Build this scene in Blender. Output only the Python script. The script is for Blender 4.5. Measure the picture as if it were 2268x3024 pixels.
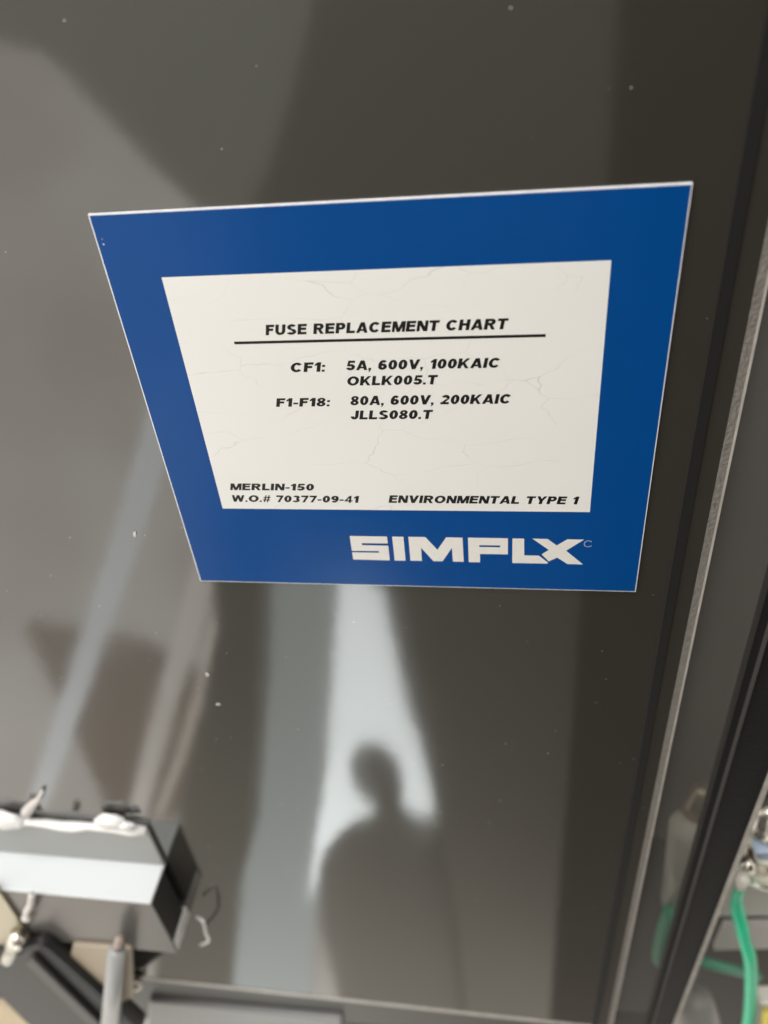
import bpy, bmesh, math, random
from mathutils import Vector, Matrix, Euler
from mathutils.geometry import tessellate_polygon
random.seed(7)
S = bpy.context.scene
for o in list(bpy.data.objects):
    bpy.data.objects.remove(o, do_unlink=True)

# ------------------------------------------------------------------ camera
PW, PH, F = 2268.0, 3024.0, 2363.2
CAM = Vector((0.0344555, -0.2003173, 0.1223454))
R = Matrix(((0.98752840, 0.01010973, -0.15711602),
            (0.13041939, -0.61155353, 0.78038007),
            (-0.08819542, -0.79113847, -0.60524499)))
cd = bpy.data.cameras.new('camera')
cam = bpy.data.objects.new('camera', cd)
S.collection.objects.link(cam)
cd.sensor_fit = 'VERTICAL'
cd.sensor_height = 36.0
cd.lens = 36.0 * F / PH
cd.clip_start, cd.clip_end = 0.01, 100.0
cx, cy, cz = R @ Vector((1, 0, 0)), R @ Vector((0, -1, 0)), R @ Vector((0, 0, -1))
cam.matrix_world = Matrix(((cx.x, cy.x, cz.x, CAM.x), (cx.y, cy.y, cz.y, CAM.y), (cx.z, cy.z, cz.z, CAM.z), (0, 0, 0, 1)))
cd.dof.use_dof = True
cd.dof.focus_distance = 0.24
cd.dof.aperture_fstop = 8.0
S.camera = cam

# ------------------------------------------------------------------ light
W = bpy.data.worlds.new('World'); S.world = W; W.use_nodes = True
bg = W.node_tree.nodes['Background']
_n = W.node_tree                                # dim room round about: uneven warm greys
_tc = _n.nodes.new('ShaderNodeTexCoord'); _nz = _n.nodes.new('ShaderNodeTexNoise')
_nz.inputs['Scale'].default_value = 3.2; _nz.inputs['Detail'].default_value = 3
_n.links.new(_tc.outputs['Generated'], _nz.inputs['Vector'])
_rp = _n.nodes.new('ShaderNodeValToRGB')
_rp.color_ramp.elements[0].position = 0.34; _rp.color_ramp.elements[0].color = (0.72, 0.64, 0.555, 1)
_rp.color_ramp.elements[1].position = 0.62; _rp.color_ramp.elements[1].color = (1.0, 0.95, 0.87, 1)
_n.links.new(_nz.outputs['Fac'], _rp.inputs[0]); _n.links.new(_rp.outputs[0], bg.inputs['Color'])
bg.inputs['Strength'].default_value = 1.85

def area(name, loc, target, sx, sy, power, col=(0.97, 0.98, 1.0)):
    l = bpy.data.lights.new(name, 'AREA'); l.shape = 'RECTANGLE'
    l.size, l.size_y, l.energy, l.color = sx, sy, power, col
    o = bpy.data.objects.new(name, l); S.collection.objects.link(o)
    o.location = loc
    o.rotation_euler = (Vector(target) - Vector(loc)).to_track_quat('-Z', 'Y').to_euler()
    return o
area('ceiling_lamp', (-0.35, -0.32, 1.15), (-0.1, -0.05, -0.2), 1.0, 0.4, 17)

S.view_settings.view_transform = 'Standard'
S.view_settings.look = 'None'
S.view_settings.exposure = 0.0
S.view_settings.gamma = 1.0
S.view_settings.use_curve_mapping = False
S.cycles.max_bounces = 8

# ------------------------------------------------------------------ helpers
def at(px, py, y=0.0):
    """point on the plane Y = y seen at pixel (px, py) of the 2268 x 3024 photo"""
    d = R @ Vector(((px - PW / 2) / F, (py - PH / 2) / F, 1.0))
    return CAM + d * ((y - CAM.y) / d.y)

def far(px, py, D):
    """real position of a thing seen mirrored in the pane: D metres in front of it"""
    p = at(px, py, D)
    return Vector((p.x, -p.y, p.z))

def mat(name, col, rough=0.5, ior=1.5, metal=0.0, emit=0.0, bump=0.0, bscale=300.0, var=0.0, vscale=30.0):
    m = bpy.data.materials.new(name); m.use_nodes = True
    n = m.node_tree; b = n.nodes['Principled BSDF']
    b.inputs['Base Color'].default_value = (*col, 1)
    b.inputs['Roughness'].default_value = rough
    b.inputs['IOR'].default_value = ior
    b.inputs['Metallic'].default_value = metal
    tc = n.nodes.new('ShaderNodeTexCoord')
    if emit:
        b.inputs['Base Color'].default_value = (0.05, 0.05, 0.05, 1)
        b.inputs['Emission Color'].default_value = (*col, 1)
        b.inputs['Emission Strength'].default_value = emit
    if var:
        t = n.nodes.new('ShaderNodeTexNoise'); t.inputs['Scale'].default_value = vscale; t.inputs['Detail'].default_value = 4
        n.links.new(tc.outputs['Object'], t.inputs['Vector'])
        mx = n.nodes.new('ShaderNodeMix'); mx.data_type = 'RGBA'
        mx.inputs[6].default_value = (*[c * (1 - var) for c in col], 1)
        mx.inputs[7].default_value = (*[min(1, c * (1 + var)) for c in col], 1)
        n.links.new(t.outputs['Fac'], mx.inputs[0]); n.links.new(mx.outputs[2], b.inputs['Base Color'])
    if bump:
        t = n.nodes.new('ShaderNodeTexNoise'); t.inputs['Scale'].default_value = bscale; t.inputs['Detail'].default_value = 3
        n.links.new(tc.outputs['Object'], t.inputs['Vector'])
        bp = n.nodes.new('ShaderNodeBump'); bp.inputs['Strength'].default_value = bump; bp.inputs['Distance'].default_value = 0.001
        n.links.new(t.outputs['Fac'], bp.inputs['Height']); n.links.new(bp.outputs['Normal'], b.inputs['Normal'])
    return m

def math_node(n, op, a, b=None):
    k = n.nodes.new('ShaderNodeMath'); k.operation = op
    for i, v in enumerate((a, b)):
        if v is None: continue
        if isinstance(v, (int, float)): k.inputs[i].default_value = v
        else: n.links.new(v, k.inputs[i])
    return k.outputs[0]

def add_dust(m, scale=260.0, size=0.16, keep=0.965, col=(0.75, 0.73, 0.7)):
    """tiny pale specks of dust lying on the surface"""
    n = m.node_tree; b = n.nodes['Principled BSDF']
    tc = n.nodes.new('ShaderNodeTexCoord')
    v = n.nodes.new('ShaderNodeTexVoronoi'); v.inputs['Scale'].default_value = scale
    n.links.new(tc.outputs['Object'], v.inputs['Vector'])
    sep = n.nodes.new('ShaderNodeSeparateColor'); n.links.new(v.outputs['Color'], sep.inputs[0])
    near = math_node(n, 'LESS_THAN', v.outputs['Distance'], math_node(n, 'MULTIPLY', sep.outputs[1], size * 2))
    pick = math_node(n, 'GREATER_THAN', sep.outputs[0], keep)
    mask = math_node(n, 'MULTIPLY', near, pick)
    mask = math_node(n, 'MULTIPLY', mask, math_node(n, 'ADD', math_node(n, 'MULTIPLY', sep.outputs[2], 0.7), 0.2))
    mx = n.nodes.new('ShaderNodeMix'); mx.data_type = 'RGBA'
    n.links.new(mask, mx.inputs[0])
    src = b.inputs['Base Color']
    if src.is_linked: n.links.new(src.links[0].from_socket, mx.inputs[6])
    else: mx.inputs[6].default_value = src.default_value
    mx.inputs[7].default_value = (*col, 1)
    n.links.new(mx.outputs[2], b.inputs['Base Color'])

def link(name, me, m=None, parent=None):
    o = bpy.data.objects.new(name, me); S.collection.objects.link(o)
    if m: me.materials.append(m)
    if parent: o.parent = parent
    return o

def tag(o, label=None, cat=None, group=None, kind=None):
    if label: o['label'] = label
    if cat: o['category'] = cat
    if group: o['group'] = group
    if kind: o['kind'] = kind
    return o

def thing(name, label, cat, group=None):
    o = bpy.data.objects.new(name, None); S.collection.objects.link(o)
    o.empty_display_size = 0.02
    return tag(o, label, cat, group)

def done(bm, name, m, parent=None, smooth=False, bevel=0.0, seg=2):
    bmesh.ops.recalc_face_normals(bm, faces=bm.faces)
    me = bpy.data.meshes.new(name); bm.to_mesh(me); bm.free()
    if smooth:
        for p in me.polygons: p.use_smooth = True
    o = link(name, me, m, parent)
    if bevel:
        b = o.modifiers.new('bevel', 'BEVEL'); b.width = bevel; b.segments = seg; b.limit_method = 'ANGLE'
    return o

def box_bm(bm, x0, x1, y0, y1, z0, z1):
    vs = [bm.verts.new(p) for p in ((x0, y0, z0), (x1, y0, z0), (x1, y1, z0), (x0, y1, z0), (x0, y0, z1), (x1, y0, z1), (x1, y1, z1), (x0, y1, z1))]
    for f in ((0, 1, 2, 3), (4, 5, 6, 7), (0, 1, 5, 4), (1, 2, 6, 5), (2, 3, 7, 6), (3, 0, 4, 7)):
        bm.faces.new([vs[i] for i in f])

def box(name, x0, x1, y0, y1, z0, z1, m, parent=None, bevel=0.0):
    bm = bmesh.new(); box_bm(bm, x0, x1, y0, y1, z0, z1)
    return done(bm, name, m, parent, bevel=bevel)

def prism_bm(bm, pts, off):
    """polygon of 3-D points extruded by the vector off"""
    off = Vector(off)
    a = [bm.verts.new(p) for p in pts]; b = [bm.verts.new(Vector(p) + off) for p in pts]
    bm.faces.new(a); bm.faces.new(b[::-1])
    n = len(a)
    for i in range(n): bm.faces.new((a[i], a[(i + 1) % n], b[(i + 1) % n], b[i]))

def prism(name, pts, off, m, parent=None, bevel=0.0):
    bm = bmesh.new(); prism_bm(bm, pts, off)
    return done(bm, name, m, parent, bevel=bevel)

def tube_bm(bm, pts, rad, n=12):
    pts = [Vector(p) for p in pts]
    rads = rad if isinstance(rad, (list, tuple)) else [rad] * len(pts)
    rings = []; ref = None
    for i, p in enumerate(pts):
        d = (pts[min(i + 1, len(pts) - 1)] - pts[max(i - 1, 0)]).normalized()
        if ref is None: ref = d.orthogonal().normalized()
        u = (ref - d * ref.dot(d)).normalized(); ref = u; w = d.cross(u)
        rings.append([bm.verts.new(p + (u * math.cos(2 * math.pi * k / n) + w * math.sin(2 * math.pi * k / n)) * rads[i]) for k in range(n)])
    for a, b in zip(rings, rings[1:]):
        for k in range(n): bm.faces.new((a[k], a[(k + 1) % n], b[(k + 1) % n], b[k]))
    bm.faces.new(rings[0][::-1]); bm.faces.new(rings[-1])

def smooth_path(pts, k=6):
    pts = [Vector(p) for p in pts]; out = []
    for i in range(len(pts) - 1):
        p0, p1, p2, p3 = pts[max(i - 1, 0)], pts[i], pts[i + 1], pts[min(i + 2, len(pts) - 1)]
        for j in range(k):
            t = j / k
            out.append(0.5 * ((2 * p1) + (p2 - p0) * t + (2 * p0 - 5 * p1 + 4 * p2 - p3) * t * t + (3 * p1 - p0 - 3 * p2 + p3) * t ** 3))
    return out + [pts[-1]]

def tube(name, pts, rad, m, parent=None, n=12):
    bm = bmesh.new(); tube_bm(bm, pts, rad, n)
    return done(bm, name, m, parent, smooth=True)

def blob(name, c, r, m, parent=None, sx=(1, 1, 1), jit=0.15, rot=(0, 0, 0)):
    bm = bmesh.new(); bmesh.ops.create_icosphere(bm, subdivisions=3, radius=r)
    ph = [random.uniform(0, 6) for _ in range(6)]
    E = Euler(rot).to_matrix()
    for v in bm.verts:
        d = v.co.normalized()
        v.co *= 1 + jit * (math.sin(5 * d.x + ph[0]) * math.sin(4 * d.y + ph[1]) + 0.6 * math.sin(9 * d.z + ph[2]) * math.sin(7 * d.x + ph[3]))
        v.co = E @ Vector((v.co.x * sx[0], v.co.y * sx[1], v.co.z * sx[2])) + Vector(c)
    return done(bm, name, m, parent, smooth=True)

# ------------------------------------------------------------------ materials
m_pane = mat('smoked_acrylic', (0.033, 0.0315, 0.027), 0.12, 1.9, bump=0.02, bscale=60)
add_dust(m_pane, 420, 0.055, 0.93, (0.4, 0.44, 0.42))
_n = m_pane.node_tree                            # wiping marks: the polish is a little uneven
_t = _n.nodes.new('ShaderNodeTexNoise'); _t.inputs['Scale'].default_value = 9; _t.inputs['Detail'].default_value = 5; _t.inputs['Roughness'].default_value = 0.6
_c = _n.nodes.new('ShaderNodeTexCoord'); _m = _n.nodes.new('ShaderNodeMapping'); _m.inputs['Scale'].default_value = (2.2, 1, 0.7); _m.inputs['Rotation'].default_value = (0, 0.3, 0)
_n.links.new(_c.outputs['Object'], _m.inputs['Vector']); _n.links.new(_m.outputs[0], _t.inputs['Vector'])
_r = _n.nodes.new('ShaderNodeMapRange'); _r.inputs[1].default_value = 0.3; _r.inputs[2].default_value = 0.7; _r.inputs[3].default_value = 0.05; _r.inputs[4].default_value = 0.095
_n.links.new(_t.outputs['Fac'], _r.inputs[0]); _n.links.new(_r.outputs[0], _n.nodes['Principled BSDF'].inputs['Roughness'])
m_pane_clear = mat('smoked_acrylic_dark', (0.012, 0.012, 0.011), 0.12, 1.6)
add_dust(m_pane_clear, 300, 0.07, 0.94)
m_cut = mat('sawn_acrylic_edge', (0.17, 0.16, 0.145), 0.5, 1.5, bump=0.6, bscale=900, var=0.4, vscale=420)
m_lip = mat('polished_acrylic_lip', (0.40, 0.38, 0.35), 0.3, 1.5, var=0.4, vscale=150)
m_black = mat('black_rubber', (0.009, 0.009, 0.009), 0.6, 1.35)
m_blackgl = mat('black_paint', (0.008, 0.008, 0.008), 0.45, 1.4, bump=0.15, bscale=500)
m_blue = mat('blue_print', (0.001, 0.056, 0.235), 0.2, 1.27, bump=0.02, bscale=1500, var=0.05, vscale=90)
add_dust(m_blue, 260, 0.045, 0.985, (0.6, 0.65, 0.75))
m_rim = mat('label_film_edge', (0.75, 0.76, 0.78), 0.35, 1.5, var=0.25, vscale=260)
m_ink = mat('black_ink', (0.004, 0.004, 0.004), 0.35, 1.4)
m_logo = mat('white_print', (0.70, 0.69, 0.66), 0.35, 1.45, var=0.05, vscale=400)
m_gloss = mat('glossy_white_paint', (0.60, 0.63, 0.64), 0.28, 1.5, bump=0.05, bscale=200)
m_greyp = mat('grey_paint', (0.32, 0.33, 0.33), 0.35, 1.5)
m_weld = mat('white_sealant', (0.80, 0.80, 0.79), 0.18, 1.5, bump=0.2, bscale=250)
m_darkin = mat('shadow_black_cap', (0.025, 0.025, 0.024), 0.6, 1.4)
m_green = mat('green_insulation', (0.030, 0.66, 0.36), 0.4, 1.5, var=0.12, vscale=120)
m_teal = mat('faded_green_insulation', (0.10, 0.32, 0.22), 0.5, 1.5)
m_zinc = mat('zinc_plated_steel', (0.72, 0.70, 0.64), 0.22, 1.5, metal=1.0, bump=0.3, bscale=300)
m_brass = mat('brass', (0.62, 0.48, 0.22), 0.25, 1.5, metal=1.0)
m_tan = mat('tan_paint', (0.52, 0.42, 0.27), 0.5, 1.5, var=0.1, vscale=20)
m_olive = mat('galvanised_tan_steel', (0.42, 0.38, 0.28), 0.35, 1.5, metal=0.6)
m_plate = mat('grey_back_plate', (0.34, 0.33, 0.31), 0.4, 1.5, var=0.12, vscale=14)
m_dplate = mat('dark_grey_plate', (0.055, 0.053, 0.05), 0.5, 1.5)
m_paleblue = mat('pale_blue_plastic', (0.45, 0.55, 0.72), 0.4, 1.5)
m_cream = mat('cream_plastic', (0.78, 0.76, 0.64), 0.35, 1.5)
m_brown = mat('brown_metal', (0.07, 0.045, 0.02), 0.5, 1.5)
m_bar = mat('black_tube_paint', (0.012, 0.012, 0.012), 0.5, 1.5)

m_see = mat('smoked_see_through_acrylic', (0.095, 0.089, 0.083), 0.16, 1.8)
m_see.node_tree.nodes['Principled BSDF'].inputs['Alpha'].default_value = 0.4
add_dust(m_see, 300, 0.07, 0.94)

# white field with fine hairline cracks in the film
m_white = mat('crackled_white_film', (0.80, 0.79, 0.75), 0.3, 1.45)
n = m_white.node_tree; b = n.nodes['Principled BSDF']
tc = n.nodes.new('ShaderNodeTexCoord')
mp = n.nodes.new('ShaderNodeMapping'); mp.inputs['Scale'].default_value = (0.6, 1.0, 1.3)
n.links.new(tc.outputs['Object'], mp.inputs['Vector'])
nz = n.nodes.new('ShaderNodeTexNoise'); nz.inputs['Scale'].default_value = 70; nz.inputs['Detail'].default_value = 3
n.links.new(mp.outputs[0], nz.inputs['Vector'])
vm = n.nodes.new('ShaderNodeVectorMath'); vm.operation = 'MULTIPLY_ADD'
n.links.new(nz.outputs['Color'], vm.inputs[0]); vm.inputs[1].default_value = (0.011, 0.0, 0.011); n.links.new(mp.outputs[0], vm.inputs[2])
vo = n.nodes.new('ShaderNodeTexVoronoi'); vo.feature = 'DISTANCE_TO_EDGE'; vo.inputs['Scale'].default_value = 52
n.links.new(vm.outputs[0], vo.inputs['Vector'])
line = n.nodes.new('ShaderNodeMapRange'); line.inputs[1].default_value = 0.0; line.inputs[2].default_value = 0.006
line.inputs[3].default_value = 1.0; line.inputs[4].default_value = 0.0
n.links.new(vo.outputs['Distance'], line.inputs[0])
nm = n.nodes.new('ShaderNodeTexNoise'); nm.inputs['Scale'].default_value = 45; n.links.new(tc.outputs['Object'], nm.inputs['Vector'])
msk = n.nodes.new('ShaderNodeMapRange'); msk.inputs[1].default_value = 0.42; msk.inputs[2].default_value = 0.62
n.links.new(nm.outputs['Fac'], msk.inputs[0])
ln = math_node(n, 'MULTIPLY', line.outputs[0], msk.outputs[0])
nl = n.nodes.new('ShaderNodeTexNoise'); nl.inputs['Scale'].default_value = 20; n.links.new(tc.outputs['Object'], nl.inputs['Vector'])
base = n.nodes.new('ShaderNodeMix'); base.data_type = 'RGBA'
base.inputs[6].default_value = (0.71, 0.71, 0.685, 1); base.inputs[7].default_value = (0.765, 0.77, 0.755, 1)
n.links.new(nl.outputs['Fac'], base.inputs[0])
mx = n.nodes.new('ShaderNodeMix'); mx.data_type = 'RGBA'
n.links.new(math_node(n, 'MULTIPLY', ln, 0.36), mx.inputs[0]); n.links.new(base.outputs[2], mx.inputs[6])
mx.inputs[7].default_value = (0.34, 0.33, 0.31, 1); n.links.new(mx.outputs[2], b.inputs['Base Color'])
bp = n.nodes.new('ShaderNodeBump'); bp.inputs['Strength'].default_value = 0.15; bp.inputs['Distance'].default_value = 0.0002; bp.invert = True
n.links.new(ln, bp.inputs['Height']); n.links.new(bp.outputs['Normal'], b.inputs['Normal'])

# ------------------------------------------------------------------ the enclosure
XR = 0.0963                                   # right edge of the big pane
ZB = -0.4165                                  # its bottom edge
encl = box('enclosure_back', -1.2, 1.2, 0.16, 0.17, -1.4, 0.9, m_plate)
tag(encl, 'grey metal back wall of the cabinet, seen past the right edge of the cover', 'cabinet wall')
encl['kind'] = 'structure'

pane = thing('acrylic_cover', 'large smoked glossy acrylic cover carrying the blue label', 'cover')
box('sheet', -0.75, XR - 0.0030, 0.0, 0.006, ZB, 0.35, m_pane, pane)
box('cut_edge', XR - 0.0030, XR - 0.0006, 0.0, 0.006, ZB, 0.35, m_cut, pane)
box('edge_lip', XR - 0.0006, XR, -0.0003, 0.006, ZB, 0.35, m_lip, pane)
box('bottom_edge', -0.2045, XR - 0.0031, -0.0003, 0.006, ZB - 0.004, ZB, m_lip, pane)
tag(box('gasket_strip', 0.0850, 0.0880, -0.0006, 0.0, ZB, 0.35, m_black), 'thin black rubber strip running down the cover inside its right edge', 'gasket')

# second cover beside the first
pane2 = thing('side_cover', 'narrow dark acrylic strip with a pale right edge beside the main cover', 'cover')
XS0, XS1 = XR + 0.0015, 0.1170
box('sheet', XS0, XS1, 0.004, 0.008, -0.60, 0.35, m_see, pane2)
def slanted(name, x0t, x0b, x1t, x1b, y0, y1, m, parent, zt=0.35, zb=-0.62):
    bm = bmesh.new()
    prism_bm(bm, [(x0t, y0, zt), (x1t, y0, zt), (x1b, y0, zb), (x0b, y0, zb)], (0, y1 - y0, 0))
    return done(bm, name, m, parent)
slanted('black_border', XS1, XS1, 0.1468, 0.1262, 0.0036, 0.009, m_blackgl, pane2)
slanted('border_ridge', 0.1210, 0.1185, 0.1217, 0.1192, 0.0016, 0.0036, m_dplate, pane2)
slanted('cut_edge', 0.1468, 0.1262, 0.1488, 0.1282, 0.0030, 0.009, m_lip, pane2)

# ------------------------------------------------------------------ the label
lab = thing('fuse_chart_label', 'blue bordered fuse replacement chart label with cracked white centre on the smoked cover', 'label')
hw, hh = 0.075, 0.06448
box('film_edge', -hw, hw, -0.0008, -0.00002, -hh, hh, m_rim, lab)
box('blue_border', -hw + 0.00035, hw - 0.00030, -0.00086, -0.0008, -hh + 0.00030, hh - 0.00042, m_blue, lab)
box('white_field', -0.0594, 0.0582, -0.00090, -0.00086, -0.03155, 0.0470, m_white, lab)
box('rule', -0.04305, 0.04295, -0.00093, -0.00090, 0.02695, 0.02776, m_ink, lab)

SW, SH = 0.312, 0.235                          # stem and bar thickness of the bold wide lettering
def r_(x0, y0, x1, y1): return [[(x0, y0), (x1, y0), (x1, y1), (x0, y1)]]
def d_(xb0, xb1, yb, xt0, xt1, yt): return [[(xb0, yb), (xb1, yb), (xt1, yt), (xt0, yt)]]
def a_(cx, cy, rx, ry, t0, t1, w=SW, h=SH):
    n = max(4, int(abs(t1 - t0) / 9)); out = []
    P = [(math.radians(t0 + (t1 - t0) * i / n)) for i in range(n + 1)]
    for p, q in zip(P, P[1:]):
        out.append([(cx + rx * math.cos(p), cy + ry * math.sin(p)), (cx + rx * math.cos(q), cy + ry * math.sin(q)),
                    (cx + (rx - w) * math.cos(q), cy + (ry - h) * math.sin(q)), (cx + (rx - w) * math.cos(p), cy + (ry - h) * math.sin(p))])
    return out
def bowl(x0, yb, yt, rx):                       # a right-hand bowl: two bars closed by half a ring
    cy, ry = (yb + yt) / 2, (yt - yb) / 2
    return r_(0, yt - SH * .95, x0, yt) + r_(0, yb, x0, yb + SH * .95) + a_(x0, cy, rx, ry, -90, 90, SW, SH * .95)
GLYPH = {
    'A': (1.0, d_(0, .29, 0, .34, .64, 1) + d_(.73, 1.02, 0, .38, .68, 1) + r_(.22, .18, .78, .36)),
    'C': (.98, a_(.5, .5, .5, .5, 38, 322)),
    'E': (.82, r_(0, 0, SW, 1) + r_(0, 0, .82, SH) + r_(0, .42, .77, .42 + SH) + r_(0, 1 - SH, .81, 1)),
    'F': (.76, r_(0, 0, SW, 1) + r_(0, .40, .68, .40 + SH) + r_(0, 1 - SH, .76, 1)),
    'H': (.92, r_(0, 0, SW, 1) + r_(.92 - SW, 0, .92, 1) + r_(0, .42, .92, .42 + SH)),
    'I': (SW, r_(0, 0, SW, 1)),
    'J': (.70, r_(.70 - SW, .33, .70, 1) + a_(.35, .35, .35, .35, 180, 360)),
    'K': (.98, r_(0, 0, SW, 1) + d_(.02, .32, .22, .66, .96, 1) + d_(.68, .98, 0, .28, .54, .62)),
    'L': (.76, r_(0, 0, SW, 1) + r_(0, 0, .76, SH)),
    'M': (1.1, r_(0, 0, .26, 1) + r_(.88, 0, 1.14, 1) + d_(.43, .71, 0, .06, .36, 1) + d_(.43, .71, 0, .78, 1.08, 1)),
    'N': (.92, r_(0, 0, .27, 1) + r_(.67, 0, .94, 1) + d_(.60, .94, 0, 0, .33, 1)),
    'O': (1.08, a_(.54, .5, .54, .5, 0, 360, .31, .225)),
    'P': (.84, r_(0, 0, SW, 1) + bowl(.50, .36, 1.0, .34)),
    'R': (.95, r_(0, 0, SW, 1) + bowl(.54, .40, 1.0, .36) + d_(.65, .95, 0, .36, .66, .46)),
    'S': (.88, a_(.44, .715, .40, .285, 20, 270) + a_(.44, .275, .44, .285, 90, -160)),
    'T': (.86, r_(.43 - SW / 2, 0, .43 + SW / 2, 1) + r_(0, 1 - SH, .86, 1)),
    'U': (.92, r_(0, .38, SW, 1) + r_(.92 - SW, .38, .92, 1) + a_(.46, .39, .46, .40, 180, 360)),
    'V': (.96, d_(.33, .65, 0, 0, .30, 1) + d_(.33, .65, 0, .68, .98, 1)),
    'W': (1.38, d_(.24, .52, 0, 0, .28, 1) + d_(.24, .52, 0, .55, .83, 1) + d_(.86, 1.14, 0, .55, .83, 1) + d_(.86, 1.14, 0, 1.10, 1.38, 1)),
    'Y': (.94, r_(.47 - SW / 2, 0, .47 + SW / 2, .44) + d_(.47 - SW / 2, .47 + SW / 2, .40, 0, .28, 1) + d_(.47 - SW / 2, .47 + SW / 2, .40, .66, .94, 1)),
    '0': (.78, a_(.39, .5, .39, .5, 0, 360)),
    '1': (.50, r_(.50 - SW, 0, .50, 1) + [[(0, .80), (0, .60), (.28, .72), (.26, 1.0)]]),
    '2': (.78, a_(.40, .68, .37, .32, 165, -25) + d_(0, .30, .12, .46, .74, .56) + r_(0, 0, .77, SH)),
    '3': (.78, a_(.38, .725, .35, .275, 165, -90) + a_(.38, .285, .39, .285, 90, -165)),
    '4': (.82, r_(.45, 0, .67, 1) + r_(0, .2, .82, .36) + d_(0, .22, .30, .43, .62, 1)),
    '5': (.78, r_(.12, 1 - SH, .73, 1) + d_(.04, .26, .42, .12, .33, 1) + a_(.38, .325, .40, .325, 140, -165)),
    '6': (.78, a_(.39, .32, .39, .32, 0, 360) + a_(.41, .5, .41, .5, 45, 200)),
    '7': (.76, r_(0, 1 - SH, .76, 1) + d_(.16, .42, 0, .50, .76, .86)),
    '8': (.78, a_(.39, .735, .35, .265, 0, 360, .26, .185) + a_(.39, .28, .39, .28, 0, 360, .28, .2)),
    '9': (.78, a_(.39, .68, .39, .32, 0, 360) + a_(.37, .5, .41, .5, -135, 20)),
    ':': (.24, r_(0, 0, .24, .22) + r_(0, .5, .24, .72)),
    '.': (.24, r_(0, 0, .24, .22)),
    ',': (.24, r_(0, 0, .24, .22) + d_(.02, .12, -.20, .10, .24, .02)),
    '-': (.42, r_(0, .28, .42, .28 + .19)),
    '#': (.80, d_(.10, .25, 0, .24, .39, 1) + d_(.42, .57, 0, .56, .71, 1) + r_(0, .24, .76, .38) + r_(.04, .60, .80, .74)),
}
def text(s, xl, xr, zb, cap, shear=0.2):
    quads, x = [], 0.0
    for ch in s:
        if ch == ' ': x += .50; continue
        w, q = GLYPH[ch]
        quads += [[(x + px + shear * py, py) for px, py in k] for k in q]
        x += w + .115
    lo = min(p[0] for k in quads for p in k); hi = max(p[0] for k in quads for p in k)
    kx = (xr - xl) / (hi - lo)
    bm = bmesh.new()
    for i, k in enumerate(quads):
        bm.faces.new([bm.verts.new((xl + (px - lo) * kx, -0.00092 - 4e-8 * i, zb + py * cap)) for px, py in k])
    bmesh.ops.recalc_face_normals(bm, faces=bm.faces)
    for f in bm.faces:
        if f.normal.y > 0: f.normal_flip()
    me = bpy.data.meshes.new('printed_text'); bm.to_mesh(me); bm.free()
    return link('printed_text', me, m_ink, lab)
mm = 0.001
for s, xl, xr, zb, cap in (
        ('FUSE REPLACEMENT CHART', -33.5, 33.3, 29.45, 3.08),
        ('CF1:', -28.0, -17.8, 17.87, 3.0),
        ('5A, 600V, 100KAIC', -11.9, 31.0, 18.15, 3.0),
        ('OKLK005.T', -12.1, 13.9, 13.3, 2.95),
        ('F1-F18:', -34.5, -17.9, 6.6, 2.85),
        ('80A, 600V, 200KAIC', -12.0, 34.0, 6.85, 3.05),
        ('JLLS080.T', -12.4, 11.95, 2.06, 3.0),
        ('MERLIN-150', -55.2, -27.2, -24.0, 2.65),
        ('W.O.# 70377-09-41', -55.1, -13.1, -28.7, 2.7),
        ('ENVIRONMENTAL TYPE 1', -3.9, 54.8, -28.6, 2.95)):
    text(s, xl * mm, xr * mm, zb * mm, cap * mm)

LOGO = dict(
    S=[(-18.07, -42.45), (-5.63, -42.45), (-5.61, -45.42), (-14.33, -45.46), (-14.31, -46.3), (-5.55, -46.38), (-5.55, -52.8), (-18.02, -52.7), (-18.05, -49.53), (-8.9, -49.5), (-8.9, -48.8), (-18.04, -48.9)],
    I=[(-3.9, -42.45), (-0.2, -42.45), (-0.25, -52.8), (-3.9, -52.8)],
    M=[(1.45, -42.43), (6.96, -42.4), (10.64, -47.8), (13.76, -42.4), (19.0, -42.44), (19.1, -52.77), (15.55, -52.79), (15.45, -46.8), (12.14, -52.74), (9.1, -52.75), (5.3, -47.0), (5.25, -52.77), (1.4, -52.73)],
    P=[(20.77, -42.4), (33.47, -42.43), (33.46, -49.2), (24.5, -49.24), (24.45, -52.85), (20.78, -52.87), (20.77, -45.89), (24.33, -45.89), (24.33, -46.25), (31.0, -46.24), (31.02, -45.48), (24.33, -45.48), (24.33, -45.87), (20.77, -45.87)],
    L=[(34.92, -42.47), (38.57, -42.47), (38.7, -49.46), (43.33, -49.49), (46.33, -52.35), (46.09, -52.85), (34.94, -52.86)],
    X=[(41.13, -42.42), (45.93, -42.46), (48.84, -45.1), (52.02, -42.47), (57.15, -42.51), (51.84, -47.22), (57.48, -52.9), (52.53, -52.82), (49.2, -50.18), (46.52, -51.85), (44.24, -48.91), (46.45, -47.0)])
for k, p in LOGO.items():
    bm = bmesh.new()
    vs = [bm.verts.new((x * mm, -0.00090, z * mm)) for x, z in p]
    for tri in tessellate_polygon([[v.co for v in vs]]): bm.faces.new([vs[i] for i in tri])
    done(bm, 'logo_letter', m_logo, lab)
ring = []
bm = bmesh.new()
N = 28
for i in range(N + 1):
    a = math.radians(35 + 290 * i / N)
    ring.append([bm.verts.new(((58.55 + r * math.cos(a)) * mm, -0.00089, (-44.2 + r * math.sin(a)) * mm)) for r in (1.12, 1.36)])
for a, c in zip(ring, ring[1:]): bm.faces.new((a[0], a[1], c[1], c[0]))
done(bm, 'trademark_ring', mat('pale_blue_print', (0.35, 0.42, 0.55), 0.35), lab)

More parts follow.
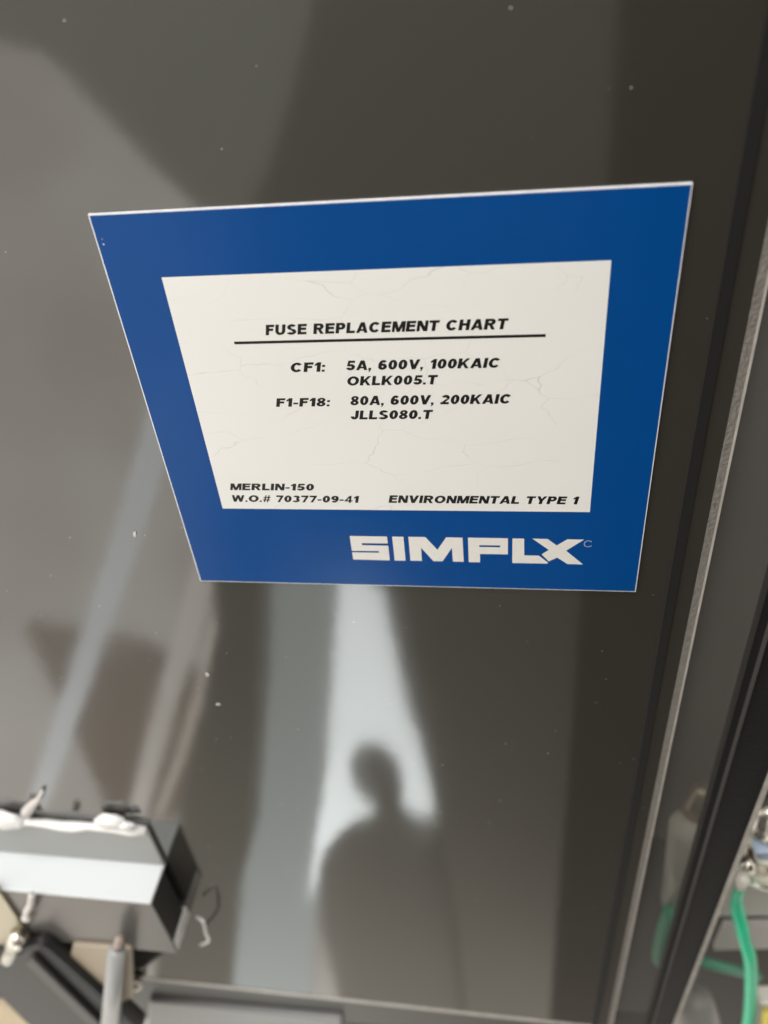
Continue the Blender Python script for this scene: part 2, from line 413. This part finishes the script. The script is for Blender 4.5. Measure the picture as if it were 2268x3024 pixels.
# ------------------------------------------------------------------ white bracket, lower left
brk = thing('white_bracket', 'white bent metal bracket with an open dark end, fixed to the cover at lower left', 'bracket')
XE, ZT, ZL, DP = -0.1425, -0.2655, -0.3215, 0.0222
X0 = -0.60
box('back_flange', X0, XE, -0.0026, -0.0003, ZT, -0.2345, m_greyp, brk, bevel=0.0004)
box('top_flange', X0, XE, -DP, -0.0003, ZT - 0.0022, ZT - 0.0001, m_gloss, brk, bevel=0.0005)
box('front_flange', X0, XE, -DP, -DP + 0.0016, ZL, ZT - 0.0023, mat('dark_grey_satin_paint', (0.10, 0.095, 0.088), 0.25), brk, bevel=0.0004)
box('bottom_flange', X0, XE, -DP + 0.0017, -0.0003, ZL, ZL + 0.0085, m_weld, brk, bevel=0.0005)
box('end_fill', XE - 0.003, XE - 0.0012, -DP + 0.0017, -0.0027, ZL + 0.0086, ZT - 0.0023, m_darkin, brk)  # black sheet stands in for the shade inside the open end

bead = thing('sealant_bead', 'glossy white bead of sealant with lumps along the top of the white bracket', 'sealant')
pts = [Vector((X0 + (XE - 0.001 - X0) * i / 60, -0.0024 + 0.0004 * math.sin(i * 1.7), -0.2335 + 0.0006 * math.sin(i * 0.9))) for i in range(61)]
tube('bead', pts, [0.0024 + 0.0004 * math.sin(i * 1.3) + 0.0003 * math.sin(i * 2.9) for i in range(61)], m_weld, bead)
c = at(325, 2424, -0.0035)
blob('lump', c, 0.0055, m_weld, bead, (1.5, 0.5, 0.9), 0.12, (0, -0.1, 0))
c = at(372, 2438, -0.0045)
blob('lump', c, 0.0032, m_weld, bead, (1.3, 0.6, 0.8), 0.2)
c = at(15, 2422, -0.0035)
blob('lump', c, 0.0075, m_weld, bead, (1.5, 0.45, 0.9), 0.12)

m_glue = mat('dried_glue', (0.55, 0.52, 0.50), 0.2, 1.5, bump=0.4, bscale=300)
def glue(px, y, rad, label):
    o = tube('glue_string', smooth_path([at(a, b_, y + dy) for a, b_, dy in px], 4), rad, m_glue, n=8)
    return tag(o, label, 'glue', 'strings of dried glue')
glue([(580, 2706, 0), (600, 2722, -.004), (609, 2755, -.005), (616, 2778, -.003), (592, 2790, 0)], -0.006, 0.0009, 'curled string of clear glue at the open end of the bracket')
glue([(94, 2642, 0), (90, 2672, -.002), (78, 2694, -.003), (86, 2712, -.001), (70, 2710, 0)], -0.026, 0.0019, 'bent string of glue hanging under the front of the white bracket')
glue([(78, 2398, 0), (98, 2374, 0), (112, 2362, 0), (126, 2335, 0)], -0.0012, [0.0032 - 0.0002 * i for i in range(13)], 'tapered smear of glue above the sealant bead')

# ------------------------------------------------------------------ lower left: bar, tan sheet, bolt, post
bar = thing('black_door_stay', 'black diagonal square bar with a rounded top end in the lower left corner', 'bar')
YB = -0.0300
prism('tube', [at(118, 2790, YB), at(150, 2812, YB), at(420, 3050, YB), at(260, 3160, YB), at(-60, 2935, YB), at(-40, 2840, YB), at(70, 2800, YB)], (0, 0.012, 0), m_bar, bar, 0.004)
prism('bar_highlight', [at(96, 2832, YB - .004), at(330, 3060, YB - .004), at(300, 3070, YB - .004), at(76, 2850, YB - .004)], (0, 0.0035, 0), m_dplate, bar, 0.001)  # lighter strip stands in for the highlight along the bar
tag(prism('tan_sheet', [at(-40, 2590, -0.0243), at(0, 2640, -0.0243), at(104, 2792, -0.0243), at(60, 2806, -0.0243), at(-40, 2780, -0.0243)], (0, 0.0025, 0), m_olive, bevel=0.0005),
    'tan steel plate with a slanted edge above the end of the black bar', 'plate')
tag(prism('tan_sheet', [at(-60, 2900, -0.030), at(0, 2940, -0.030), at(110, 3050, -0.030), at(-60, 3090, -0.030)], (0, 0.003, 0), m_tan, bevel=0.0005),
    'pale tan panel in the bottom left corner below the black bar', 'panel')
bolt = thing('hex_bolt', 'shiny brassy bolt through the tan plate above the black bar', 'bolt')
p0, p1 = at(48, 2775, -0.029), at(20, 2838, -0.033)
d = (p1 - p0)
tube('head', [p0 - d * 0.25, p0 + d * 0.25], 0.0048, m_zinc, bolt, 6)
tube('shank', [p0 + d * 0.26, p0 + d * 0.95], 0.0030, m_zinc, bolt, 12)
bm = bmesh.new()
for i in range(7): 
    q = p0 + d * (0.4 + i * 0.08); tube_bm(bm, [q, q + d * 0.03], 0.0036, 12)
done(bm, 'thread', m_zinc, bolt)

tag(prism('beige_block', [at(215, 2792, -0.0245), at(386, 2806, -0.0245), at(392, 2945, -0.0245), at(300, 2995, -0.0245), at(205, 2830, -0.0245)], (0, 0.0035, 0), mat('dull_beige_paint', (0.36, 0.30, 0.22), 0.5), bevel=0.0008),
    'beige sheet below the bracket, partly behind the black bar', 'sheet')
post = thing('grey_standoff', 'pale grey upright standoff post in front of the beige sheet', 'standoff')
tube('post', [at(345, 2808, -0.0315), at(322, 3060, -0.0315)], [0.0046, 0.0060], m_greyp, post)
tube('stud', [at(352, 2772, -0.0305), at(346, 2806, -0.0305)], 0.0022, mat('coppery_stud', (0.34, 0.28, 0.24), 0.4), post)
scr = thing('bright_screw', 'small bright screw head at the left end of the cover bottom edge', 'screw')
blob('head', at(398, 2906, -0.004), 0.0052, m_zinc, scr, (1, .7, 1), 0.03)
tube('shank', [at(398, 2906, -0.003), at(402, 2898, 0.004)], 0.002, m_zinc, scr)

sill = thing('cabinet_sill', 'pale grey metal sill running below the bottom edge of the smoked cover', 'sill')
prism('rail', [at(438, 2958, 0.0), at(1010, 3014, 0.0), at(1010, 3160, 0.0), at(425, 3160, 0.0)], (0, 0.03, 0), mat('sill_grey_paint', (0.21, 0.215, 0.215), 0.35), sill, 0.002)
prism('rail_end', [at(1014, 3014, 0.004), at(2000, 3100, 0.004), at(2000, 3200, 0.004), at(1014, 3160, 0.004)], (0, 0.02, 0), m_dplate, sill, 0.002)
tag(box('lower_trim', -0.70, XR, 0.004, 0.010, -0.50, ZB - 0.0045, mat('dark_trim', (0.04, 0.035, 0.03), 0.4)), 'dark trim strip behind and below the bottom edge of the smoked cover', 'trim')

# ------------------------------------------------------------------ right: wiring seen past the covers
wire = thing('green_wire', 'bright green insulated ground wire hanging at the lower right edge', 'wire')
pts = [(2184, 2622), (2178, 2650), (2176, 2680), (2188, 2727), (2200, 2780), (2214, 2826), (2218, 2882), (2216, 2953), (2210, 3023), (2200, 3100)]
P = smooth_path([at(a, b_, 0.020 + 0.002 * math.sin(i)) for i, (a, b_) in enumerate(pts)], 5)
rad = [0.0050 + 0.0028 * min(1, i / 12) for i in range(len(P))]
rad = [r - 0.0009 * math.exp(-((i - 20) / 1.5) ** 2) for i, r in enumerate(rad)]
rad = [r * 0.46 for r in rad]
tube('insulation', P, rad, m_green, wire, 16)
tube('crimp', [at(2194, 2592, 0.018), at(2186, 2618, 0.019)], [0.0034, 0.0028], mat('clear_sleeve', (0.7, 0.68, 0.62), 0.2), wire)
tag(tube('teal_wire', [at(2060, 2836, 0.05), at(2110, 2850, 0.05), at(2240, 2882, 0.055)], 0.0034, m_teal), 'thin faded green wire crossing behind the bright green wire', 'wire')

con = thing('conduit_fitting', 'shiny ribbed cream and silver conduit fitting at the right edge', 'fitting')
a0, a1 = at(2280, 2420, 0.045), at(2262, 2535, 0.045)
d = a1 - a0
for i, (t0, t1, r, m) in enumerate(((0.0, .16, .0125, m_zinc), (.20, .30, .0150, m_cream), (.33, .47, .0175, m_cream), (.5, .62, .0165, m_zinc), (.65, .85, .0190, m_cream), (.86, 1.0, .0185, m_zinc))):
    tube('ring', [a0 + d * t0, a0 + d * t1], r, m, con, 28)
tube('core', [a0 - d * .3, a0 + d * .99], 0.010, m_zinc, con, 20)
prism('collar', [at(2228, 2520, 0.03), at(2300, 2516, 0.03), at(2300, 2548, 0.03), at(2256, 2556, 0.03), at(2240, 2546, 0.03)], (0, 0.008, 0), m_paleblue, con, 0.001)
lug = thing('terminal_lug', 'small bright screw on a brown terminal lug just above the green wire', 'terminal')
prism('body', [at(2214, 2536, 0.03), at(2236, 2542, 0.03), at(2232, 2566, 0.03), at(2214, 2588, 0.03), at(2196, 2590, 0.03), at(2204, 2556, 0.03)], (0, 0.006, 0), m_brown, lug, 0.001)
tube('screw', [at(2204, 2546, 0.026), at(2216, 2566, 0.026)], 0.0031, m_zinc, lug, 14)
tube('nut', [at(2236, 2566, 0.03), at(2262, 2562, 0.03)], 0.0036, mat('cream_nut', (0.6, 0.55, 0.45), 0.4), lug, 6)

tag(prism('ledge_plate', [at(2120, 2560, 0.06), at(2400, 2560, 0.06), at(2400, 2705, 0.06), at(2080, 2705, 0.06)], (0, 0.004, 0), mat('pale_plate', (0.72, 0.70, 0.67), 0.5)),
    'pale grey plate behind the top of the green wire', 'plate')
tag(prism('ledge_plate', [at(2140, 2735, 0.062), at(2400, 2730, 0.062), at(2400, 2800, 0.062), at(2110, 2806, 0.062)], (0, 0.004, 0), mat('pale_plate_lower', (0.66, 0.62, 0.6), 0.5)),
    'pale pinkish grey plate behind the middle of the green wire', 'plate')
tag(prism('brown_box', [at(2226, 2806, 0.07), at(2400, 2806, 0.07), at(2400, 2950, 0.07), at(2226, 2950, 0.07)], (0, 0.02, 0), mat('brown_grey', (0.09, 0.075, 0.055), 0.5)),
    'dark brown box right of the bright green wire', 'box')
tag(prism('terminal_block', [at(2244, 2968, 0.03), at(2300, 2968, 0.03), at(2300, 3060, 0.03), at(2236, 3060, 0.03)], (0, 0.012, 0), mat('pale_terminal', (0.7, 0.68, 0.62), 0.3), bevel=0.002),
    'pale terminal block in the bottom right corner', 'terminal')
tag(tube('yellow_wire', [at(2270, 2990, 0.02), at(2260, 3060, 0.02)], 0.0035, mat('yellow_insulation', (0.7, 0.55, 0.12), 0.4)), 'short yellow wire in the bottom right corner', 'wire')
tag(tube('grey_bushing', [at(2060, 2945, 0.05), at(2050, 3060, 0.05)], [0.010, 0.022], m_plate), 'pale grey cone behind the right edge, below the faded green wire', 'bushing')
fit = thing('pale_reflection_tubes', 'pale tubes added as blurred reflections, behind the narrow dark strip', 'gland')  # added tubes imitating pale reflections in the strip
tube('body', [at(2035, 2440, 0.06), at(2005, 2660, 0.06)], 0.0105, m_cream, fit, 20)
tube('sleeve', [at(2098, 2500, 0.06), at(2078, 2625, 0.06)], 0.008, m_cream, fit, 20)
tube('cap', [at(2082, 2330, 0.07), at(2050, 2430, 0.07)], [0.006, 0.0105], m_olive, fit, 20)
tag(tube('green_wire', smooth_path([at(1995, 2690, 0.05), at(1975, 2740, 0.05), at(1962, 2790, 0.05), at(1955, 2830, 0.05)]), 0.0068, m_green), 'short green tube added as the reflection of the green wire, behind the narrow dark strip', 'wire')  # stands in for the green wire reflected in the strip
tag(box('dark_recess', 0.10, 0.60, 0.10, 0.105, -0.9, -0.385, m_dplate), 'dark grey recess behind the lower wires at right', 'recess')

# ------------------------------------------------------------------ what the glossy cover mirrors: mostly shapes added on the room side
def board(name, px, D, col, label, cat, rough=0.6, depth=0.05):
    m = mat(name + '_paint', col, rough, var=0.12, vscale=3)
    o = prism(name, [far(a, b_, D) for a, b_ in px], (0, -depth, 0), m)
    return tag(o, label, cat)
board('added_dark_board', [(945, -700), (930, 0), (860, 280), (790, 500), (700, 690), (690, 1000), (760, 1300), (1010, 1640), (1130, 1740), (1290, 2400), (1350, 2720), (1420, 3400), (2600, 3400), (2600, -700)], 0.7, (0.37, 0.36, 0.325),
      'added grey board mirrored as a dark area across the middle of the cover', 'cabinet', depth=0.3)  # board added to darken the middle of the reflection
board('added_pale_board', [(-300, 60), (110, 150), (152, 175), (300, 330), (440, 480), (570, 600), (690, 700), (800, 560), (900, 300), (990, -600), (-300, -600)], 1.0, (0.55, 0.58, 0.54),
      'added greenish grey duct mirrored along the top of the cover', 'slab', depth=0.2)  # board added for the greenish upper part of the reflection
board('added_leaning_board', [(610, 1500), (775, 1500), (770, 1750), (760, 2100), (735, 2520), (690, 2680), (640, 3300), (400, 3300), (480, 2700), (560, 2250), (640, 1850)], 0.8, (0.30, 0.295, 0.265),
      'added dark grey leaning column mirrored left of the lamp panel', 'stripe', depth=0.1)  # board added for a dark leaning strip in the reflection
ZDOOR = 0.30
door = prism('cabinet_door', [(0.087, -ZDOOR, 0.7), (0.087, -ZDOOR, 0.15), (0.107, -ZDOOR, -1.8), (1.3, -ZDOOR, -1.8), (1.3, -ZDOOR, 0.7)], (0, -0.03, 0),
             mat('dark_brown_paint', (0.095, 0.066, 0.048), 0.5, var=0.7, vscale=6))
tag(door, 'dark brown open cabinet door mirrored along the right of the cover', 'door')

glow = thing('wedge_glow_panel', 'bright white lamp panel added for the bright wedge mirrored below the label', 'glow')  # added emitter, outlined to give the bright mirrored wedge
m_glow = mat('wedge_glow', (0.95, 1.0, 0.99), 0.5, emit=4.9)
wp = [(1010, 1500), (1100, 1500), (1128, 1740), (1200, 2080), (1288, 2330), (1278, 2400), (1200, 2430), (1040, 2520), (945, 2625), (912, 2640), (930, 2500), (968, 2250), (985, 1950), (1000, 1740)]
D = 0.9
prism('glow_face', [far(a, b_, D) for a, b_ in wp], (0, -0.002, 0), m_glow, glow)
prism('glow_backing', [far(a, b_, D) - Vector((0, 0.0025, 0)) for a, b_ in wp], (0, -0.04, 0), m_greyp, glow)

bglow = thing('band_glow', 'dim greenish glowing sheet added, mirrored as a soft pale band left of the lamp panel', 'window')  # added dim emitter that brightens the pale mirrored band
wq = [(772, 1480), (1012, 1480), (1000, 1750), (985, 2350), (935, 2700), (900, 3300), (560, 3300), (640, 2900), (725, 2520), (768, 1750)]
prism('pane', [far(a, b_, 1.3) for a, b_ in wq], (0, -0.004, 0), mat('band_glow_face', (0.93, 1.0, 0.96), 0.5, emit=1.3), bglow)
prism('backing', [far(a, b_, 1.3) - Vector((0, 0.005, 0)) for a, b_ in wq], (0, -0.03, 0), m_greyp, bglow)

# added shape for the mirrored head-and-shoulders silhouette in front of the lamp
pst = thing('added_silhouette', 'added dark grey head and shoulders shape, mirrored in front of the lamp panel', 'post')
ctr = far(1110, 2288, 0.8)
sc = (far(1180, 2288, 0.8) - ctr).length
prof = [(0.0, 1.1, 0), (0.55, 0.98, 0), (0.95, 0.58, 0), (1.1, 0.0, 0), (1.02, -0.5, .04), (0.8, -0.9, .14), (0.66, -1.15, .35), (0.68, -1.32, .5), (1.0, -1.6, .6), (1.6, -1.85, .6),
        (2.3, -2.2, .55), (3.0, -2.8, .5), (3.7, -3.6, .45), (4.2, -4.8, .4), (4.6, -7.0, .4), (4.9, -15, .4)]
bm = bmesh.new(); rings = []
for r, z, dx in prof:
    rings.append([bm.verts.new((ctr.x + sc * (dx + max(r, .01) * math.cos(2 * math.pi * k / 32)), ctr.y + sc * max(r, .01) * .35 * math.sin(2 * math.pi * k / 32), ctr.z + sc * z * 1.9)) for k in range(32)])
for a, c in zip(rings, rings[1:]):
    for k in range(32): bm.faces.new((a[k], a[(k + 1) % 32], c[(k + 1) % 32], c[k]))
done(bm, 'silhouette_body', mat('dark_grey_plastic', (0.38, 0.37, 0.34), 0.6), pst, smooth=True)

# added for the streaks mirrored at left: glowing tubes and a darker panel
def streak_tube(px, D, w, col, e, label):
    o = thing('streak_tube', label, 'glow', 'added streak glows mirrored at left')
    m = mat('streak_glow', col, 0.5, emit=e)
    P = [far(a, b_, D) for a, b_ in px]
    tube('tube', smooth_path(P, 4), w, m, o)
    d = (P[-1] - P[0]).normalized()
    tube('end_fill', [P[0] - d * 0.02, P[0] - d * 0.001], w * 1.02, m_plate, o)
    tube('end_fill', [P[-1] + d * 0.001, P[-1] + d * 0.02], w * 1.05, m_greyp, o)
streak_tube([(560, 960), (395, 1520), (250, 1960), (110, 2380)], 0.9, 0.026, (0.97, 1, 1), 2.25, 'added tall pale streak lamp, leftmost and longest of the three mirrored at left')
streak_tube([(640, 1560), (490, 2080), (400, 2420)], 0.9, 0.024, (1, 0.93, 0.84), 2.0, 'added warm toned streak lamp mirrored between the long pale tube and the column')
streak_tube([(690, 1640), (560, 2150), (470, 2400)], 0.9, 0.010, (1, 0.9, 0.78), 2.0, 'thinnest added warm streak lamp mirrored beside the dark leaning column')
board('dark_wedge', [(72, 1852), (250, 1880), (420, 1915), (560, 1990), (640, 2060), (600, 2420), (330, 2420), (180, 2080)], 1.1, (0.50, 0.44, 0.39), 'added brownish pointed panel mirrored as a dark patch behind the streaks at left', 'bracket', depth=0.03)  # board added for a darker patch in the reflection
tag(blob('glue_flake', at(398, 1578, -0.0002), 0.0006, m_glue, None, (0.8, 0.15, 2.2), 0.25, (0, 0.35, 0)), 'crinkled bright flake of dried glue left of the lower label corner', 'glue')
tag(blob('glue_flake', at(612, 1992, -0.0002), 0.0007, m_glue, None, (1, 0.15, 1.5), 0.2), 'round flake of dried glue below the lower left label corner', 'glue')
tag(blob('glue_flake', at(644, 2080, -0.0003), 0.0007, m_glue, None, (1.5, 0.2, 0.8), 0.2), 'small bright dash of glue at the dark column edge', 'glue')
